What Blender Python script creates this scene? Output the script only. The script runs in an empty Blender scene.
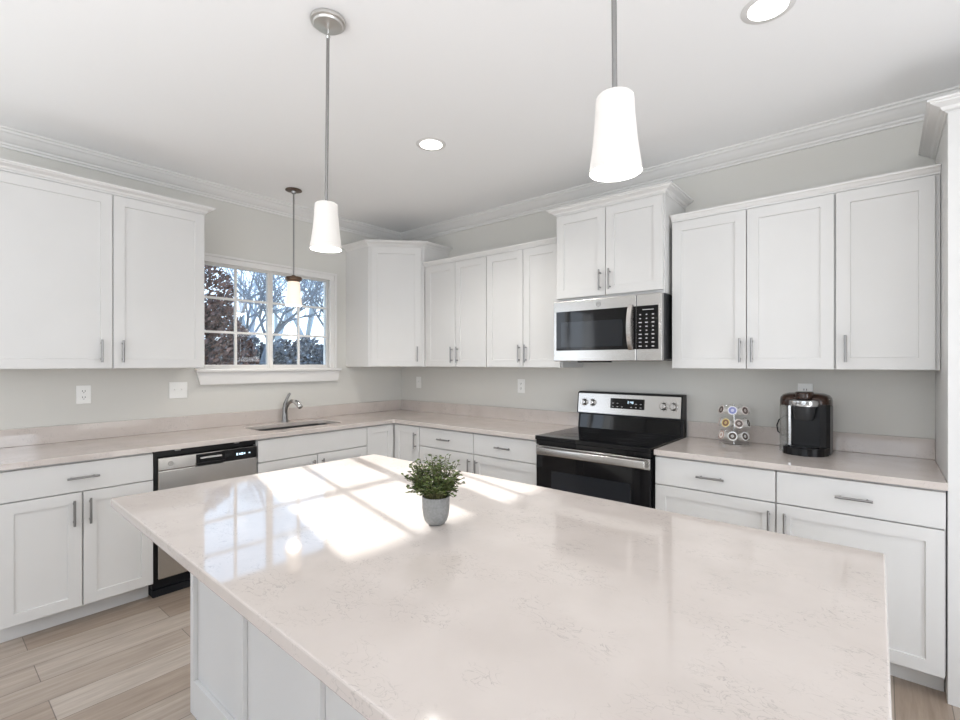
import bpy, bmesh, math, random
from mathutils import Vector, Matrix
random.seed(7)
C = bpy.context.scene.collection
scene = bpy.context.scene

# ------------------------------------------------------------------ camera, world, sun, area lights, exposure
cam_d = bpy.data.cameras.new('camera'); cam = bpy.data.objects.new('camera', cam_d); C.objects.link(cam)
cam.location = (3.9252, -3.3777, 1.4058)
cam.rotation_euler = (math.pi/2, 0, 0.6985)
cam_d.sensor_width = 36.0; cam_d.lens = 480.65/960*36.0; cam_d.shift_y = 3.05/960
cam_d.clip_start = 0.02; cam_d.clip_end = 400
scene.camera = cam

scene.view_settings.view_transform = 'Standard'
scene.view_settings.look = 'None'
scene.view_settings.gamma = 1.0
scene.view_settings.use_curve_mapping = False
scene.view_settings.exposure = 0.10
scene.cycles.use_denoising = True
scene.cycles.max_bounces = 12
scene.cycles.diffuse_bounces = 6
scene.cycles.glossy_bounces = 5
scene.cycles.transparent_max_bounces = 16
scene.cycles.sample_clamp_indirect = 6.0
scene.cycles.caustics_reflective = False
scene.cycles.caustics_refractive = False

w = bpy.data.worlds.new('sky'); scene.world = w; w.use_nodes = True
nt = w.node_tree; nt.nodes.clear()
o_ = nt.nodes.new('ShaderNodeOutputWorld'); b_ = nt.nodes.new('ShaderNodeBackground')
tc = nt.nodes.new('ShaderNodeTexCoord'); sx = nt.nodes.new('ShaderNodeSeparateXYZ'); rp = nt.nodes.new('ShaderNodeValToRGB')
rp.color_ramp.elements[0].position = 0.0; rp.color_ramp.elements[0].color = (0.80, 0.90, 1.0, 1)
rp.color_ramp.elements[1].position = 0.5; rp.color_ramp.elements[1].color = (0.36, 0.62, 1.0, 1)
nt.links.new(tc.outputs['Generated'], sx.inputs[0]); nt.links.new(sx.outputs['Z'], rp.inputs[0])
nt.links.new(rp.outputs[0], b_.inputs[0]); b_.inputs[1].default_value = 2.4
nt.links.new(b_.outputs[0], o_.inputs[0])

def light(name, kind, loc, energy, color=(1, 1, 1), **kw):
    d = bpy.data.lights.new(name, kind); d.energy = energy; d.color = color
    for k, v in kw.items(): setattr(d, k, v)
    o = bpy.data.objects.new(name, d); C.objects.link(o); o.location = loc
    return o
def aim(o, direction):
    o.rotation_euler = Vector(direction).to_track_quat('-Z', 'Y').to_euler()

sun = light('sun', 'SUN', (-8, 2, 6), 13.0, (1.0, 0.985, 0.96), angle=math.radians(0.6))
aim(sun, (1.0, -0.257, -0.417))
# rear and side daylight through openings behind the camera; the rest is added fill
D = (0.945, 0.985, 1.045)
l1 = light('daylight_rear', 'AREA', (3.9, -6.86, 1.6), 30, D, shape='RECTANGLE', size=3.0, size_y=1.4); aim(l1, (0, 1, 0.1))
l2 = light('daylight_side', 'AREA', (7.36, -2.7, 1.4), 52, D, shape='RECTANGLE', size=1.6, size_y=2.0); aim(l2, (-1, 0.05, 0.1))
l3 = light('upward_fill', 'AREA', (4.0, -5.0, 1.0), 82, D, shape='RECTANGLE', size=5.5, size_y=2.6); aim(l3, (0, 0, 1))  # added fill aimed up to brighten the ceiling, no real source there
l4 = light('upward_fill', 'AREA', (5.2, -2.2, 0.1), 22, D, shape='RECTANGLE', size=1.4, size_y=2.0); aim(l4, (0, 0, 1))  # second added fill, facing up from floor level
l5 = light('fill_left', 'AREA', (0.03, -4.4, 1.6), 9, D, shape='RECTANGLE', size=1.5, size_y=1.3); aim(l5, (1, 0.1, 0.05))  # added fill for the range wall and the tall cabinet's side

# ------------------------------------------------------------------ materials
def mat(name, color, rough=0.5, metal=0.0, emit=None, estr=0.0, spec=None, coat=0.0):
    m = bpy.data.materials.new(name); m.use_nodes = True
    p = m.node_tree.nodes['Principled BSDF']
    p.inputs['Base Color'].default_value = (*color, 1); p.inputs['Roughness'].default_value = rough
    p.inputs['Metallic'].default_value = metal
    if spec is not None: p.inputs['Specular IOR Level'].default_value = spec
    if coat: p.inputs['Coat Weight'].default_value = coat; p.inputs['Coat Roughness'].default_value = 0.08
    if emit: p.inputs['Emission Color'].default_value = (*emit, 1); p.inputs['Emission Strength'].default_value = estr
    return m
def P(m): return m.node_tree.nodes['Principled BSDF']
def node(m, t, **kw):
    n = m.node_tree.nodes.new(t)
    for k, v in kw.items(): setattr(n, k, v)
    return n
def ln(m, a, b): m.node_tree.links.new(a, b)
def coords(m, scale=(1, 1, 1), rot=(0, 0, 0)):
    t = node(m, 'ShaderNodeTexCoord'); mp = node(m, 'ShaderNodeMapping')
    mp.inputs['Scale'].default_value = scale; mp.inputs['Rotation'].default_value = rot
    g = node(m, 'ShaderNodeNewGeometry'); ln(m, g.outputs['Position'], mp.inputs[0])
    return mp.outputs[0]
def noise_mix(m, c1, c2, scale, lo=0.35, hi=0.65, vec=None, detail=3):
    n = node(m, 'ShaderNodeTexNoise'); n.inputs['Scale'].default_value = scale; n.inputs['Detail'].default_value = detail
    ln(m, vec if vec is not None else coords(m), n.inputs['Vector'])
    r = node(m, 'ShaderNodeValToRGB')
    r.color_ramp.elements[0].position = lo; r.color_ramp.elements[0].color = (*c1, 1)
    r.color_ramp.elements[1].position = hi; r.color_ramp.elements[1].color = (*c2, 1)
    ln(m, n.outputs[0], r.inputs[0])
    return r.outputs[0]
def bump(m, scale, strength, dist=0.002, vec=None):
    n = node(m, 'ShaderNodeTexNoise'); n.inputs['Scale'].default_value = scale; n.inputs['Detail'].default_value = 4
    ln(m, vec if vec is not None else coords(m), n.inputs['Vector'])
    b = node(m, 'ShaderNodeBump'); b.inputs['Strength'].default_value = strength; b.inputs['Distance'].default_value = dist
    ln(m, n.outputs[0], b.inputs['Height']); ln(m, b.outputs[0], P(m).inputs['Normal'])

M = {}
M['white'] = mat('cabinet_white_paint', (0.71, 0.71, 0.715), 0.42)
ln(M['white'], noise_mix(M['white'], (0.660, 0.653, 0.641), (0.676, 0.669, 0.657), 3.0), P(M['white']).inputs['Base Color'])
M['trim'] = mat('white_trim_paint', (0.735, 0.725, 0.71), 0.4)
M['ceiling'] = mat('ceiling_paint', (0.91, 0.91, 0.91), 0.9); bump(M['ceiling'], 180, 0.08)
M['wall'] = mat('grey_wall_paint', (0.62, 0.615, 0.59), 0.85)
ln(M['wall'], noise_mix(M['wall'], (0.645, 0.635, 0.600), (0.655, 0.645, 0.610), 2.0), P(M['wall']).inputs['Base Color']); bump(M['wall'], 220, 0.06)

def quartz(name='quartz'):
    m = mat(name, (0.78, 0.73, 0.69), 0.05)
    P(m).inputs['Specular IOR Level'].default_value = 0.5
    v = coords(m)
    base = noise_mix(m, (0.552, 0.497, 0.462), (0.607, 0.552, 0.517), 6.0, 0.3, 0.7, v, 6)
    # fine broken veins
    n1 = node(m, 'ShaderNodeTexNoise'); n1.inputs['Scale'].default_value = 25; n1.inputs['Detail'].default_value = 7; n1.inputs['Distortion'].default_value = 1.2
    ln(m, coords(m, (1.0, 1.6, 1.0), (0, 0, 0.4)), n1.inputs['Vector'])
    ab = node(m, 'ShaderNodeMath', operation='SUBTRACT'); ab.inputs[1].default_value = 0.5; ln(m, n1.outputs[0], ab.inputs[0])
    a2 = node(m, 'ShaderNodeMath', operation='ABSOLUTE'); ln(m, ab.outputs[0], a2.inputs[0])
    r1 = node(m, 'ShaderNodeValToRGB'); r1.color_ramp.elements[0].position = 0.003; r1.color_ramp.elements[0].color = (1, 1, 1, 1)
    r1.color_ramp.elements[1].position = 0.016; r1.color_ramp.elements[1].color = (0, 0, 0, 1); ln(m, a2.outputs[0], r1.inputs[0])
    n2 = node(m, 'ShaderNodeTexNoise'); n2.inputs['Scale'].default_value = 9; n2.inputs['Detail'].default_value = 3; ln(m, v, n2.inputs['Vector'])
    r2 = node(m, 'ShaderNodeValToRGB'); r2.color_ramp.elements[0].position = 0.47; r2.color_ramp.elements[0].color = (0, 0, 0, 1)
    r2.color_ramp.elements[1].position = 0.60; r2.color_ramp.elements[1].color = (0.55, 0.55, 0.55, 1); ln(m, n2.outputs[0], r2.inputs[0])
    mu = node(m, 'ShaderNodeMath', operation='MULTIPLY'); ln(m, r1.outputs[0], mu.inputs[0]); ln(m, r2.outputs[0], mu.inputs[1])
    mx = node(m, 'ShaderNodeMixRGB'); ln(m, mu.outputs[0], mx.inputs[0]); ln(m, base, mx.inputs[1]); mx.inputs[2].default_value = (0.34, 0.31, 0.29, 1)
    ln(m, mx.outputs[0], P(m).inputs['Base Color'])
    return m
M['quartz'] = quartz()

def floor_mat():
    m = mat('wood_plank_floor', (0.4, 0.33, 0.27), 0.34)
    g = node(m, 'ShaderNodeNewGeometry'); mp = node(m, 'ShaderNodeMapping')
    mp.inputs['Rotation'].default_value = (0, 0, math.pi/2); ln(m, g.outputs['Position'], mp.inputs[0])
    br = node(m, 'ShaderNodeTexBrick'); br.offset = 0.37; br.squash = 1.0
    br.inputs['Scale'].default_value = 1.0; br.inputs['Brick Width'].default_value = 1.5; br.inputs['Row Height'].default_value = 0.18
    br.inputs['Mortar Size'].default_value = 0.0018; br.inputs['Mortar Smooth'].default_value = 0.1; br.inputs['Bias'].default_value = 0.0
    br.inputs['Color1'].default_value = (0.33, 0.26, 0.205, 1); br.inputs['Color2'].default_value = (0.47, 0.41, 0.355, 1); br.inputs['Mortar'].default_value = (0.17, 0.14, 0.12, 1)
    ln(m, mp.outputs[0], br.inputs['Vector'])
    n = node(m, 'ShaderNodeTexNoise'); n.inputs['Scale'].default_value = 5; n.inputs['Detail'].default_value = 8; n.inputs['Roughness'].default_value = 0.65
    mp2 = node(m, 'ShaderNodeMapping'); mp2.inputs['Scale'].default_value = (7.0, 0.5, 1); ln(m, g.outputs['Position'], mp2.inputs[0]); ln(m, mp2.outputs[0], n.inputs['Vector'])
    r = node(m, 'ShaderNodeValToRGB'); r.color_ramp.elements[0].position = 0.3; r.color_ramp.elements[0].color = (0.72, 0.70, 0.68, 1)
    r.color_ramp.elements[1].position = 0.7; r.color_ramp.elements[1].color = (1.15, 1.15, 1.15, 1); ln(m, n.outputs[0], r.inputs[0])
    mx = node(m, 'ShaderNodeMixRGB', blend_type='MULTIPLY'); mx.inputs[0].default_value = 1.0
    ln(m, br.outputs['Color'], mx.inputs[1]); ln(m, r.outputs[0], mx.inputs[2]); ln(m, mx.outputs[0], P(m).inputs['Base Color'])
    return m
M['floor'] = floor_mat()

def steel(name, col, rough, stretch):
    m = mat(name, col, rough, 1.0)
    v = coords(m, stretch)
    n = node(m, 'ShaderNodeTexNoise'); n.inputs['Scale'].default_value = 1.0; n.inputs['Detail'].default_value = 4; ln(m, v, n.inputs['Vector'])
    mr = node(m, 'ShaderNodeMapRange'); mr.inputs['To Min'].default_value = rough*0.8; mr.inputs['To Max'].default_value = rough*1.25
    ln(m, n.outputs[0], mr.inputs[0]); ln(m, mr.outputs[0], P(m).inputs['Roughness'])
    return m
M['steel'] = steel('brushed_stainless_steel', (0.53, 0.515, 0.50), 0.24, (3, 3, 420))
M['sink_steel'] = mat('sink_stainless_steel', (0.22, 0.215, 0.21), 0.32, 0.9)
M['nickel'] = steel('brushed_nickel', (0.30, 0.295, 0.29), 0.34, (60, 60, 60))
M['satin'] = mat('satin_nickel_light', (0.66, 0.65, 0.63), 0.38, 1.0)
M['chrome'] = mat('polished_chrome', (0.72, 0.72, 0.72), 0.10, 1.0)
M['bronze'] = mat('dark_bronze', (0.13, 0.085, 0.06), 0.32, 1.0)
M['black_glass'] = mat('black_glass', (0.004, 0.004, 0.005), 0.04, spec=0.32)
M['black_plastic'] = mat('black_plastic', (0.008, 0.008, 0.009), 0.3, spec=0.25)
M['dark_window'] = mat('smoked_oven_window', (0.012, 0.014, 0.018), 0.05, spec=0.4)
M['emblem'] = mat('dark_grey_emblem', (0.16, 0.16, 0.16), 0.45)
M['grey_print'] = mat('grey_print', (0.55, 0.55, 0.55), 0.5)
M['burner'] = mat('burner_ring_print', (0.05, 0.05, 0.052), 0.12)
M['toe_black'] = mat('black_kick_plate', (0.010, 0.012, 0.015), 0.4, spec=0.25)
M['plate'] = mat('white_plastic_plate', (0.86, 0.86, 0.84), 0.35)
M['slot'] = mat('dark_slot', (0.03, 0.03, 0.03), 0.6)
M['display'] = mat('lit_display_digits', (0.1, 0.12, 0.15), 0.4, emit=(0.65, 0.85, 1.0), estr=1.6)
M['shade'] = mat('opal_glass_shade', (0.58, 0.565, 0.545), 0.3, emit=(1.0, 0.92, 0.84), estr=0.24)
M['bulb'] = mat('glowing_bulb', (1, 1, 1), 0.4, emit=(1.0, 0.90, 0.78), estr=5.0)
M['downlight'] = mat('lit_downlight_lens', (1, 1, 1), 0.4, emit=(1.0, 0.97, 0.93), estr=6.0)
M['shade_warm'] = mat('amber_opal_glass_shade', (0.78, 0.70, 0.62), 0.25, emit=(1.0, 0.84, 0.68), estr=0.5)
M['leaf'] = mat('small_green_leaves', (0.09, 0.14, 0.035), 0.45)
ln(M['leaf'], noise_mix(M['leaf'], (0.030, 0.052, 0.014), (0.17, 0.22, 0.060), 55, 0.35, 0.68), P(M['leaf']).inputs['Base Color'])
M['stem'] = mat('plant_stem', (0.10, 0.10, 0.04), 0.6)
M['soil'] = mat('potting_soil', (0.03, 0.022, 0.016), 0.9)
M['concrete'] = mat('grey_concrete_pot', (0.36, 0.36, 0.35), 0.75)
ln(M['concrete'], noise_mix(M['concrete'], (0.215, 0.215, 0.21), (0.265, 0.265, 0.26), 140), P(M['concrete']).inputs['Base Color']); bump(M['concrete'], 120, 0.2)
M['brewer_brown'] = mat('dark_brown_gloss_plastic', (0.030, 0.014, 0.009), 0.16)
M['brewer_grey'] = mat('charcoal_satin_plastic', (0.030, 0.031, 0.033), 0.26, spec=0.35)
M['silver'] = mat('silver_plastic', (0.62, 0.62, 0.62), 0.22, 0.9)
M['pod_white'] = mat('white_pod_cup', (0.80, 0.78, 0.75), 0.45)
M['text_dark'] = mat('dark_lettering', (0.03, 0.03, 0.035), 0.5)

def smoke_glass():
    m = mat('tinted_tank_plastic', (0.5, 0.5, 0.48), 0.08)
    nt = m.node_tree; t = nt.nodes.new('ShaderNodeBsdfTransparent'); t.inputs[0].default_value = (0.62, 0.62, 0.60, 1)
    mix = nt.nodes.new('ShaderNodeMixShader'); mix.inputs[0].default_value = 0.3
    out = nt.nodes['Material Output']; nt.links.new(t.outputs[0], mix.inputs[1]); nt.links.new(P(m).outputs[0], mix.inputs[2]); nt.links.new(mix.outputs[0], out.inputs[0])
    return m
M['tank'] = smoke_glass()
def pane():
    m = bpy.data.materials.new('window_glass'); m.use_nodes = True; nt = m.node_tree; nt.nodes.clear()
    out = nt.nodes.new('ShaderNodeOutputMaterial'); t = nt.nodes.new('ShaderNodeBsdfTransparent'); t.inputs[0].default_value = (0.96, 0.97, 0.97, 1)
    g = nt.nodes.new('ShaderNodeBsdfGlossy'); g.inputs['Roughness'].default_value = 0.01
    fr = nt.nodes.new('ShaderNodeFresnel'); fr.inputs[0].default_value = 1.5
    mix = nt.nodes.new('ShaderNodeMixShader'); nt.links.new(fr.outputs[0], mix.inputs[0]); nt.links.new(t.outputs[0], mix.inputs[1]); nt.links.new(g.outputs[0], mix.inputs[2]); nt.links.new(mix.outputs[0], out.inputs[0])
    return m
M['glass'] = pane()
M['red_leaf'] = mat('russet_autumn_leaves', (0.10, 0.055, 0.045), 0.7)
ln(M['red_leaf'], noise_mix(M['red_leaf'], (0.030, 0.020, 0.018), (0.26, 0.14, 0.11), 9, 0.35, 0.7), P(M['red_leaf']).inputs['Base Color'])
M['bark'] = mat('grey_bark', (0.20, 0.21, 0.24), 0.9)
M['bark_hazed'] = mat('hazed_pale_bark', (0.42, 0.47, 0.54), 0.9)  # distance haze put into the bark colour of the far trees
M['bark_dark'] = mat('dark_bark', (0.06, 0.05, 0.045), 0.9)
M['hedge'] = mat('blue_grey_winter_hedge', (0.16, 0.18, 0.21), 0.85)
ln(M['hedge'], noise_mix(M['hedge'], (0.075, 0.08, 0.09), (0.30, 0.315, 0.34), 5, 0.35, 0.65), P(M['hedge']).inputs['Base Color'])
M['lawn'] = mat('winter_lawn', (0.22, 0.22, 0.15), 0.95)
M['siding'] = mat('white_house_siding', (0.80, 0.82, 0.85), 0.7)
M['roofing'] = mat('grey_shingle_roof', (0.30, 0.32, 0.36), 0.85)

# ------------------------------------------------------------------ mesh helpers
def box(bm, x0, x1, y0, y1, z0, z1, bev=0.0, seg=1):
    xs = sorted((x0, x1)); ys = sorted((y0, y1)); zs = sorted((z0, z1))
    vs = [bm.verts.new((x, y, z)) for x in xs for y in ys for z in zs]
    f = [(0, 1, 3, 2), (4, 6, 7, 5), (0, 4, 5, 1), (2, 3, 7, 6), (0, 2, 6, 4), (1, 5, 7, 3)]
    fs = [bm.faces.new([vs[i] for i in q]) for q in f]
    if bev:
        es = list({e for fc in fs for e in fc.edges})
        bmesh.ops.bevel(bm, geom=es, offset=bev, segments=seg, profile=0.5, affect='EDGES')
def tube(bm, pts, r, n=10, cap=True, radii=None):
    pts = [Vector(p) for p in pts]; rings = []
    up = None
    for i, p in enumerate(pts):
        d = (pts[min(i+1, len(pts)-1)] - pts[max(i-1, 0)]).normalized()
        if up is None: up = Vector((0, 0, 1)) if abs(d.z) < 0.9 else Vector((1, 0, 0))
        a = d.cross(up).normalized(); b = a.cross(d).normalized(); up = b
        rr = radii[i] if radii else r
        rings.append([bm.verts.new(p + a*rr*math.cos(2*math.pi*k/n) + b*rr*math.sin(2*math.pi*k/n)) for k in range(n)])
    for A, B in zip(rings, rings[1:]):
        for k in range(n): bm.faces.new((A[k], A[(k+1) % n], B[(k+1) % n], B[k]))
    if cap: bm.faces.new(rings[0][::-1]); bm.faces.new(rings[-1])
def lathe(bm, prof, c=(0, 0, 0), n=32, mtx=None, closed=False):
    rings = []
    for r, z in prof:
        if r < 1e-6: rings.append([bm.verts.new((0, 0, z))])
        else: rings.append([bm.verts.new((r*math.cos(2*math.pi*k/n), r*math.sin(2*math.pi*k/n), z)) for k in range(n)])
    pairs = list(zip(rings, rings[1:])) + ([(rings[-1], rings[0])] if closed else [])
    for A, B in pairs:
        if len(A) == 1 and len(B) == 1: continue
        for k in range(n):
            if len(A) == 1: bm.faces.new((A[0], B[k], B[(k+1) % n]))
            elif len(B) == 1: bm.faces.new((A[k], A[(k+1) % n], B[0]))
            else: bm.faces.new((A[k], A[(k+1) % n], B[(k+1) % n], B[k]))
    T = Matrix.Translation(Vector(c)) @ (mtx if mtx is not None else Matrix.Identity(4))
    bmesh.ops.transform(bm, matrix=T, verts=[v for R in rings for v in R])
def prism(bm, loop, lo, hi, axis):
    """extrude a 2D loop along an axis; loop coords are the two other axes in order"""
    def mk(p, h):
        if axis == 'x': return (h, p[0], p[1])
        if axis == 'y': return (p[0], h, p[1])
        return (p[0], p[1], h)
    A = [bm.verts.new(mk(p, lo)) for p in loop]; B = [bm.verts.new(mk(p, hi)) for p in loop]
    bm.faces.new(A[::-1]); bm.faces.new(B)
    for i in range(len(loop)):
        j = (i+1) % len(loop); bm.faces.new((A[i], A[j], B[j], B[i]))
def plate(bm, loops, z0, z1, bev=0.003):
    """flat slab from an outer loop plus holes"""
    es = []
    for lp in loops:
        vs = [bm.verts.new((x, y, z1)) for x, y in lp]
        for i in range(len(vs)): es.append(bm.edges.new((vs[i], vs[(i+1) % len(vs)])))
    r = bmesh.ops.triangle_fill(bm, edges=es, use_beauty=True, use_dissolve=False)
    fs = [g for g in r['geom'] if isinstance(g, bmesh.types.BMFace)]
    ex = bmesh.ops.extrude_face_region(bm, geom=fs)
    nv = [g for g in ex['geom'] if isinstance(g, bmesh.types.BMVert)]
    for v in nv: v.co.z = z0
    bmesh.ops.recalc_face_normals(bm, faces=bm.faces[:])
    if bev:
        sharp = [e for e in bm.edges if len(e.link_faces) == 2 and e.calc_face_angle(0) > 0.9]
        bmesh.ops.bevel(bm, geom=sharp, offset=bev, segments=2, profile=0.5, affect='EDGES')
def sweep(bm, path, prof, z=0.0):
    """sweep profile [(out, z)] along an xy polyline with mitred corners; 'out' is to the right of travel"""
    pts = [Vector(p) for p in path]; rows = []
    for i, p in enumerate(pts):
        d1 = (pts[i] - pts[i-1]).normalized() if i > 0 else None
        d2 = (pts[i+1] - pts[i]).normalized() if i < len(pts)-1 else None
        n1 = Vector((d1.y, -d1.x)) if d1 else None; n2 = Vector((d2.y, -d2.x)) if d2 else None
        if n1 is None: m = n2
        elif n2 is None: m = n1
        else: m = (n1 + n2) / max(1e-6, 1 + n1.dot(n2))
        rows.append([bm.verts.new((p.x + m.x*o, p.y + m.y*o, z + h)) for o, h in prof])
    for A, B in zip(rows, rows[1:]):
        for k in range(len(prof)):
            j = (k+1) % len(prof); bm.faces.new((A[k], A[j], B[j], B[k]))
    bm.faces.new(rows[0]); bm.faces.new(rows[-1][::-1])
def rrect(x0, x1, y0, y1, r, n=5):
    out = []
    for cx, cy, a0 in ((x1-r, y1-r, 0), (x0+r, y1-r, 90), (x0+r, y0+r, 180), (x1-r, y0+r, 270)):
        for k in range(n+1):
            a = math.radians(a0 + 90*k/n); out.append((cx + r*math.cos(a), cy + r*math.sin(a)))
    return out

def origin_of(o):
    v = Vector((0, 0, 0))
    while o is not None: v += o.location; o = o.parent
    return v
def obj(name, build, m, parent=None, smooth=False, label=None):
    """one mesh object; build(bm) writes in world coordinates"""
    bm = bmesh.new(); build(bm)
    off = origin_of(parent) if parent is not None else None
    base = Vector((0, 0, 0))
    if parent is None:
        co = [v.co for v in bm.verts]
        base = Vector(((min(c.x for c in co)+max(c.x for c in co))/2, (min(c.y for c in co)+max(c.y for c in co))/2, min(c.z for c in co)))
        off = base
    for v in bm.verts: v.co -= off
    bmesh.ops.recalc_face_normals(bm, faces=bm.faces[:])
    me = bpy.data.meshes.new(name); bm.to_mesh(me); bm.free()
    ms = m if isinstance(m, (list, tuple)) else [m]
    for k in ms: me.materials.append(k)
    if smooth:
        for p in me.polygons: p.use_smooth = True
        try: me.set_sharp_from_angle(angle=math.radians(38))
        except Exception: pass
    o = bpy.data.objects.new(name, me); C.objects.link(o); o.location = base
    if parent is not None: o.parent = parent
    if label: o['label'] = label
    return o
def tag(o, label, cat, group=None):
    o['label'] = label; o['category'] = cat
    if group: o['group'] = group
    return o
def thing(name, label, cat, loc, group=None):
    o = bpy.data.objects.new(name, None); C.objects.link(o); o.location = loc; o.empty_display_size = 0.1
    return tag(o, label, cat, group)
def struct(name, build, m, parent=None, smooth=False):
    o = obj(name, build, m, parent, smooth)
    if parent is None: o['kind'] = 'structure'
    return o
def copy_tree(o, parent=None):
    c = o.copy(); C.objects.link(c)
    if parent is not None: c.parent = parent
    for ch in list(o.children): copy_tree(ch, c)
    return c

# ------------------------------------------------------------------ room shell
CEIL = 2.755
RX, RY = 7.4, -6.9          # far limits of the open-plan room behind the camera
WY0, WY1, WZ0, WZ1 = -1.998, -0.83, 1.355, 2.195   # window opening in the left wall
struct('floor', lambda bm: box(bm, -0.2, RX+0.2, RY-0.2, 0.2, -0.1, 0), M['floor'])
struct('ceiling', lambda bm: box(bm, -0.2, RX+0.2, RY-0.2, 0.2, CEIL, CEIL+0.1), M['ceiling'])
def wl(bm):
    box(bm, -0.16, 0, RY-0.2, -5.2, 0, CEIL); box(bm, -0.16, 0, -3.6, WY0, 0, CEIL); box(bm, -0.16, 0, -5.2, -3.6, 0, 0.9); box(bm, -0.16, 0, -5.2, -3.6, 2.3, CEIL); box(bm, -0.16, 0, WY1, 0.2, 0, CEIL)
    box(bm, -0.16, 0, WY0, WY1, 0, WZ0); box(bm, -0.16, 0, WY0, WY1, WZ1, CEIL)
struct('wall_left', wl, M['wall'])
struct('wall_back', lambda bm: box(bm, 0, RX+0.2, 0, 0.16, 0, CEIL), M['wall'])
def wall_open(bm, ax):
    # wall with one glazed opening
    if ax == 'y':
        a0, a1, lo, hi, z0, z1 = 2.4, 5.4, -0.0, RX, 0.9, 2.3
        box(bm, lo, a0, RY-0.16, RY, 0, CEIL); box(bm, a1, hi, RY-0.16, RY, 0, CEIL); box(bm, a0, a1, RY-0.16, RY, z1, CEIL); box(bm, a0, a1, RY-0.16, RY, 0, z0)
    else:
        a0, a1, z0, z1 = -3.5, -1.9, 0.4, 2.4
        box(bm, RX, RX+0.16, RY, a0, 0, CEIL); box(bm, RX, RX+0.16, a1, 0, 0, CEIL); box(bm, RX, RX+0.16, a0, a1, z1, CEIL); box(bm, RX, RX+0.16, a0, a1, 0, z0)
struct('wall_front', lambda bm: wall_open(bm, 'y'), M['wall'])
struct('wall_right', lambda bm: wall_open(bm, 'x'), M['wall'])
def win_grid(bm, ax):
    if ax == 'y':
        for k in range(4): box(bm, 2.4+k-0.05, 2.4+k+0.05, RY-0.02, RY+0.03, 0.9, 2.3)
        for z in (0.9, 1.6, 2.3): box(bm, 2.4, 5.4, RY-0.018, RY+0.028, z-0.03, z+0.03)
    else:
        for y in (-3.5, -2.7, -1.9): box(bm, RX-0.03, RX+0.02, y-0.05, y+0.05, 0.4, 2.4)
        for z in (0.4, 1.4, 2.4): box(bm, RX-0.028, RX+0.018, -3.5, -1.9, z-0.03, z+0.03)
struct('window_2', lambda bm: win_grid(bm, 'y'), M['trim'])
def added_win(bm):
    for y in (-5.2, -4.4, -3.6): box(bm, -0.03, 0.02, y-0.045, y+0.045, 0.9, 2.3)
    for z in (0.9, 1.6, 2.3): box(bm, -0.028, 0.018, -5.2, -3.6, z-0.03, z+0.03)
struct('added_window', added_win, M['trim'])  # unseen window, added to hold the left fill light
struct('window_3', lambda bm: win_grid(bm, 'x'), M['trim'])

CROWN = [(0, 0), (0.012, 0), (0.014, 0.012), (0.022, 0.016), (0.024, 0.026), (0.036, 0.032), (0.056, 0.050), (0.070, 0.066), (0.080, 0.072), (0.084, 0.082), (0.094, 0.086), (0.094, 0.096), (0, 0.096)]
struct('trim_1', lambda bm: sweep(bm, [(0.0, RY), (0.0, 0.0), (RX, 0.0)], CROWN, CEIL-0.0962), M['trim'])

# ------------------------------------------------------------------ window over the sink
win = bpy.data.objects.new('window_1', None); C.objects.link(win); win.location = (0, (WY0+WY1)/2, WZ0); win['kind'] = 'structure'
def casing(bm):
    box(bm, 0.0005, 0.018, WY0+0.0125, WY0+0.050, WZ0+0.005, WZ1-0.0225, 0.002); box(bm, 0.0005, 0.018, WY1-0.042, WY1+0.0015, WZ0+0.005, WZ1-0.0225, 0.002)
    box(bm, 0.0005, 0.018, WY0+0.0125, WY1+0.0015, WZ1-0.022, WZ1+0.0215, 0.002)
    box(bm, 0.0005, 0.026, WY0-0.012, WY0+0.012, WZ0+0.005, WZ1+0.0215, 0.002); box(bm, 0.0005, 0.026, WY1+0.002, WY1+0.026, WZ0+0.005, WZ1+0.0215, 0.002)
    box(bm, 0.0005, 0.026, WY0-0.012, WY1+0.026, WZ1+0.022, WZ1+0.04, 0.002)
obj('casing', casing, M['trim'], win)
def jamb(bm):
    box(bm, -0.14, 0.0, WY0, WY0+0.014, WZ0, WZ1); box(bm, -0.14, 0.0, WY1-0.014, WY1, WZ0, WZ1)
    box(bm, -0.14, 0.0, WY0, WY1, WZ1-0.014, WZ1); box(bm, -0.14, 0.0, WY0, WY1, WZ0, WZ0+0.012)
obj('jamb', jamb, M['trim'], win)
obj('sill', lambda bm: box(bm, -0.03, 0.055, -2.010, WY1+0.06, WZ0-0.018, WZ0+0.004, 0.005, 2), M['trim'], win)
obj('apron', lambda bm: prism(bm, [(-2.000, WZ0-0.0185), (WY1+0.05, WZ0-0.0185), (WY1+0.03, WZ0-0.112), (-1.977, WZ0-0.112)], 0.0005, 0.034, 'x'), M['trim'], win)
GY = [-1.918, -1.684, -1.427, -1.384, -1.142, -0.867]; GZ = [1.392, 1.649, 1.914, 2.162]
def sash(bm, ya, yb, ym, x0, x1):
    box(bm, x0, x1, ya-(0.028 if ya > -1.6 else 0.064), ya, GZ[0]-0.03, GZ[3]+0.03, 0.003); box(bm, x0, x1, yb, yb+0.028, GZ[0]-0.03, GZ[3]+0.03, 0.003)
    box(bm, x0, x1, ya, yb, GZ[3], GZ[3]+0.03, 0.003); box(bm, x0, x1, ya, yb, GZ[0]-0.03, GZ[0], 0.003)
    box(bm, x0+0.012, x1-0.004, ym-0.009, ym+0.009, GZ[0], GZ[3])
    for z in GZ[1:3]: box(bm, x0+0.0125, x1-0.0045, ya, yb, z-0.009, z+0.009)
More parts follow.
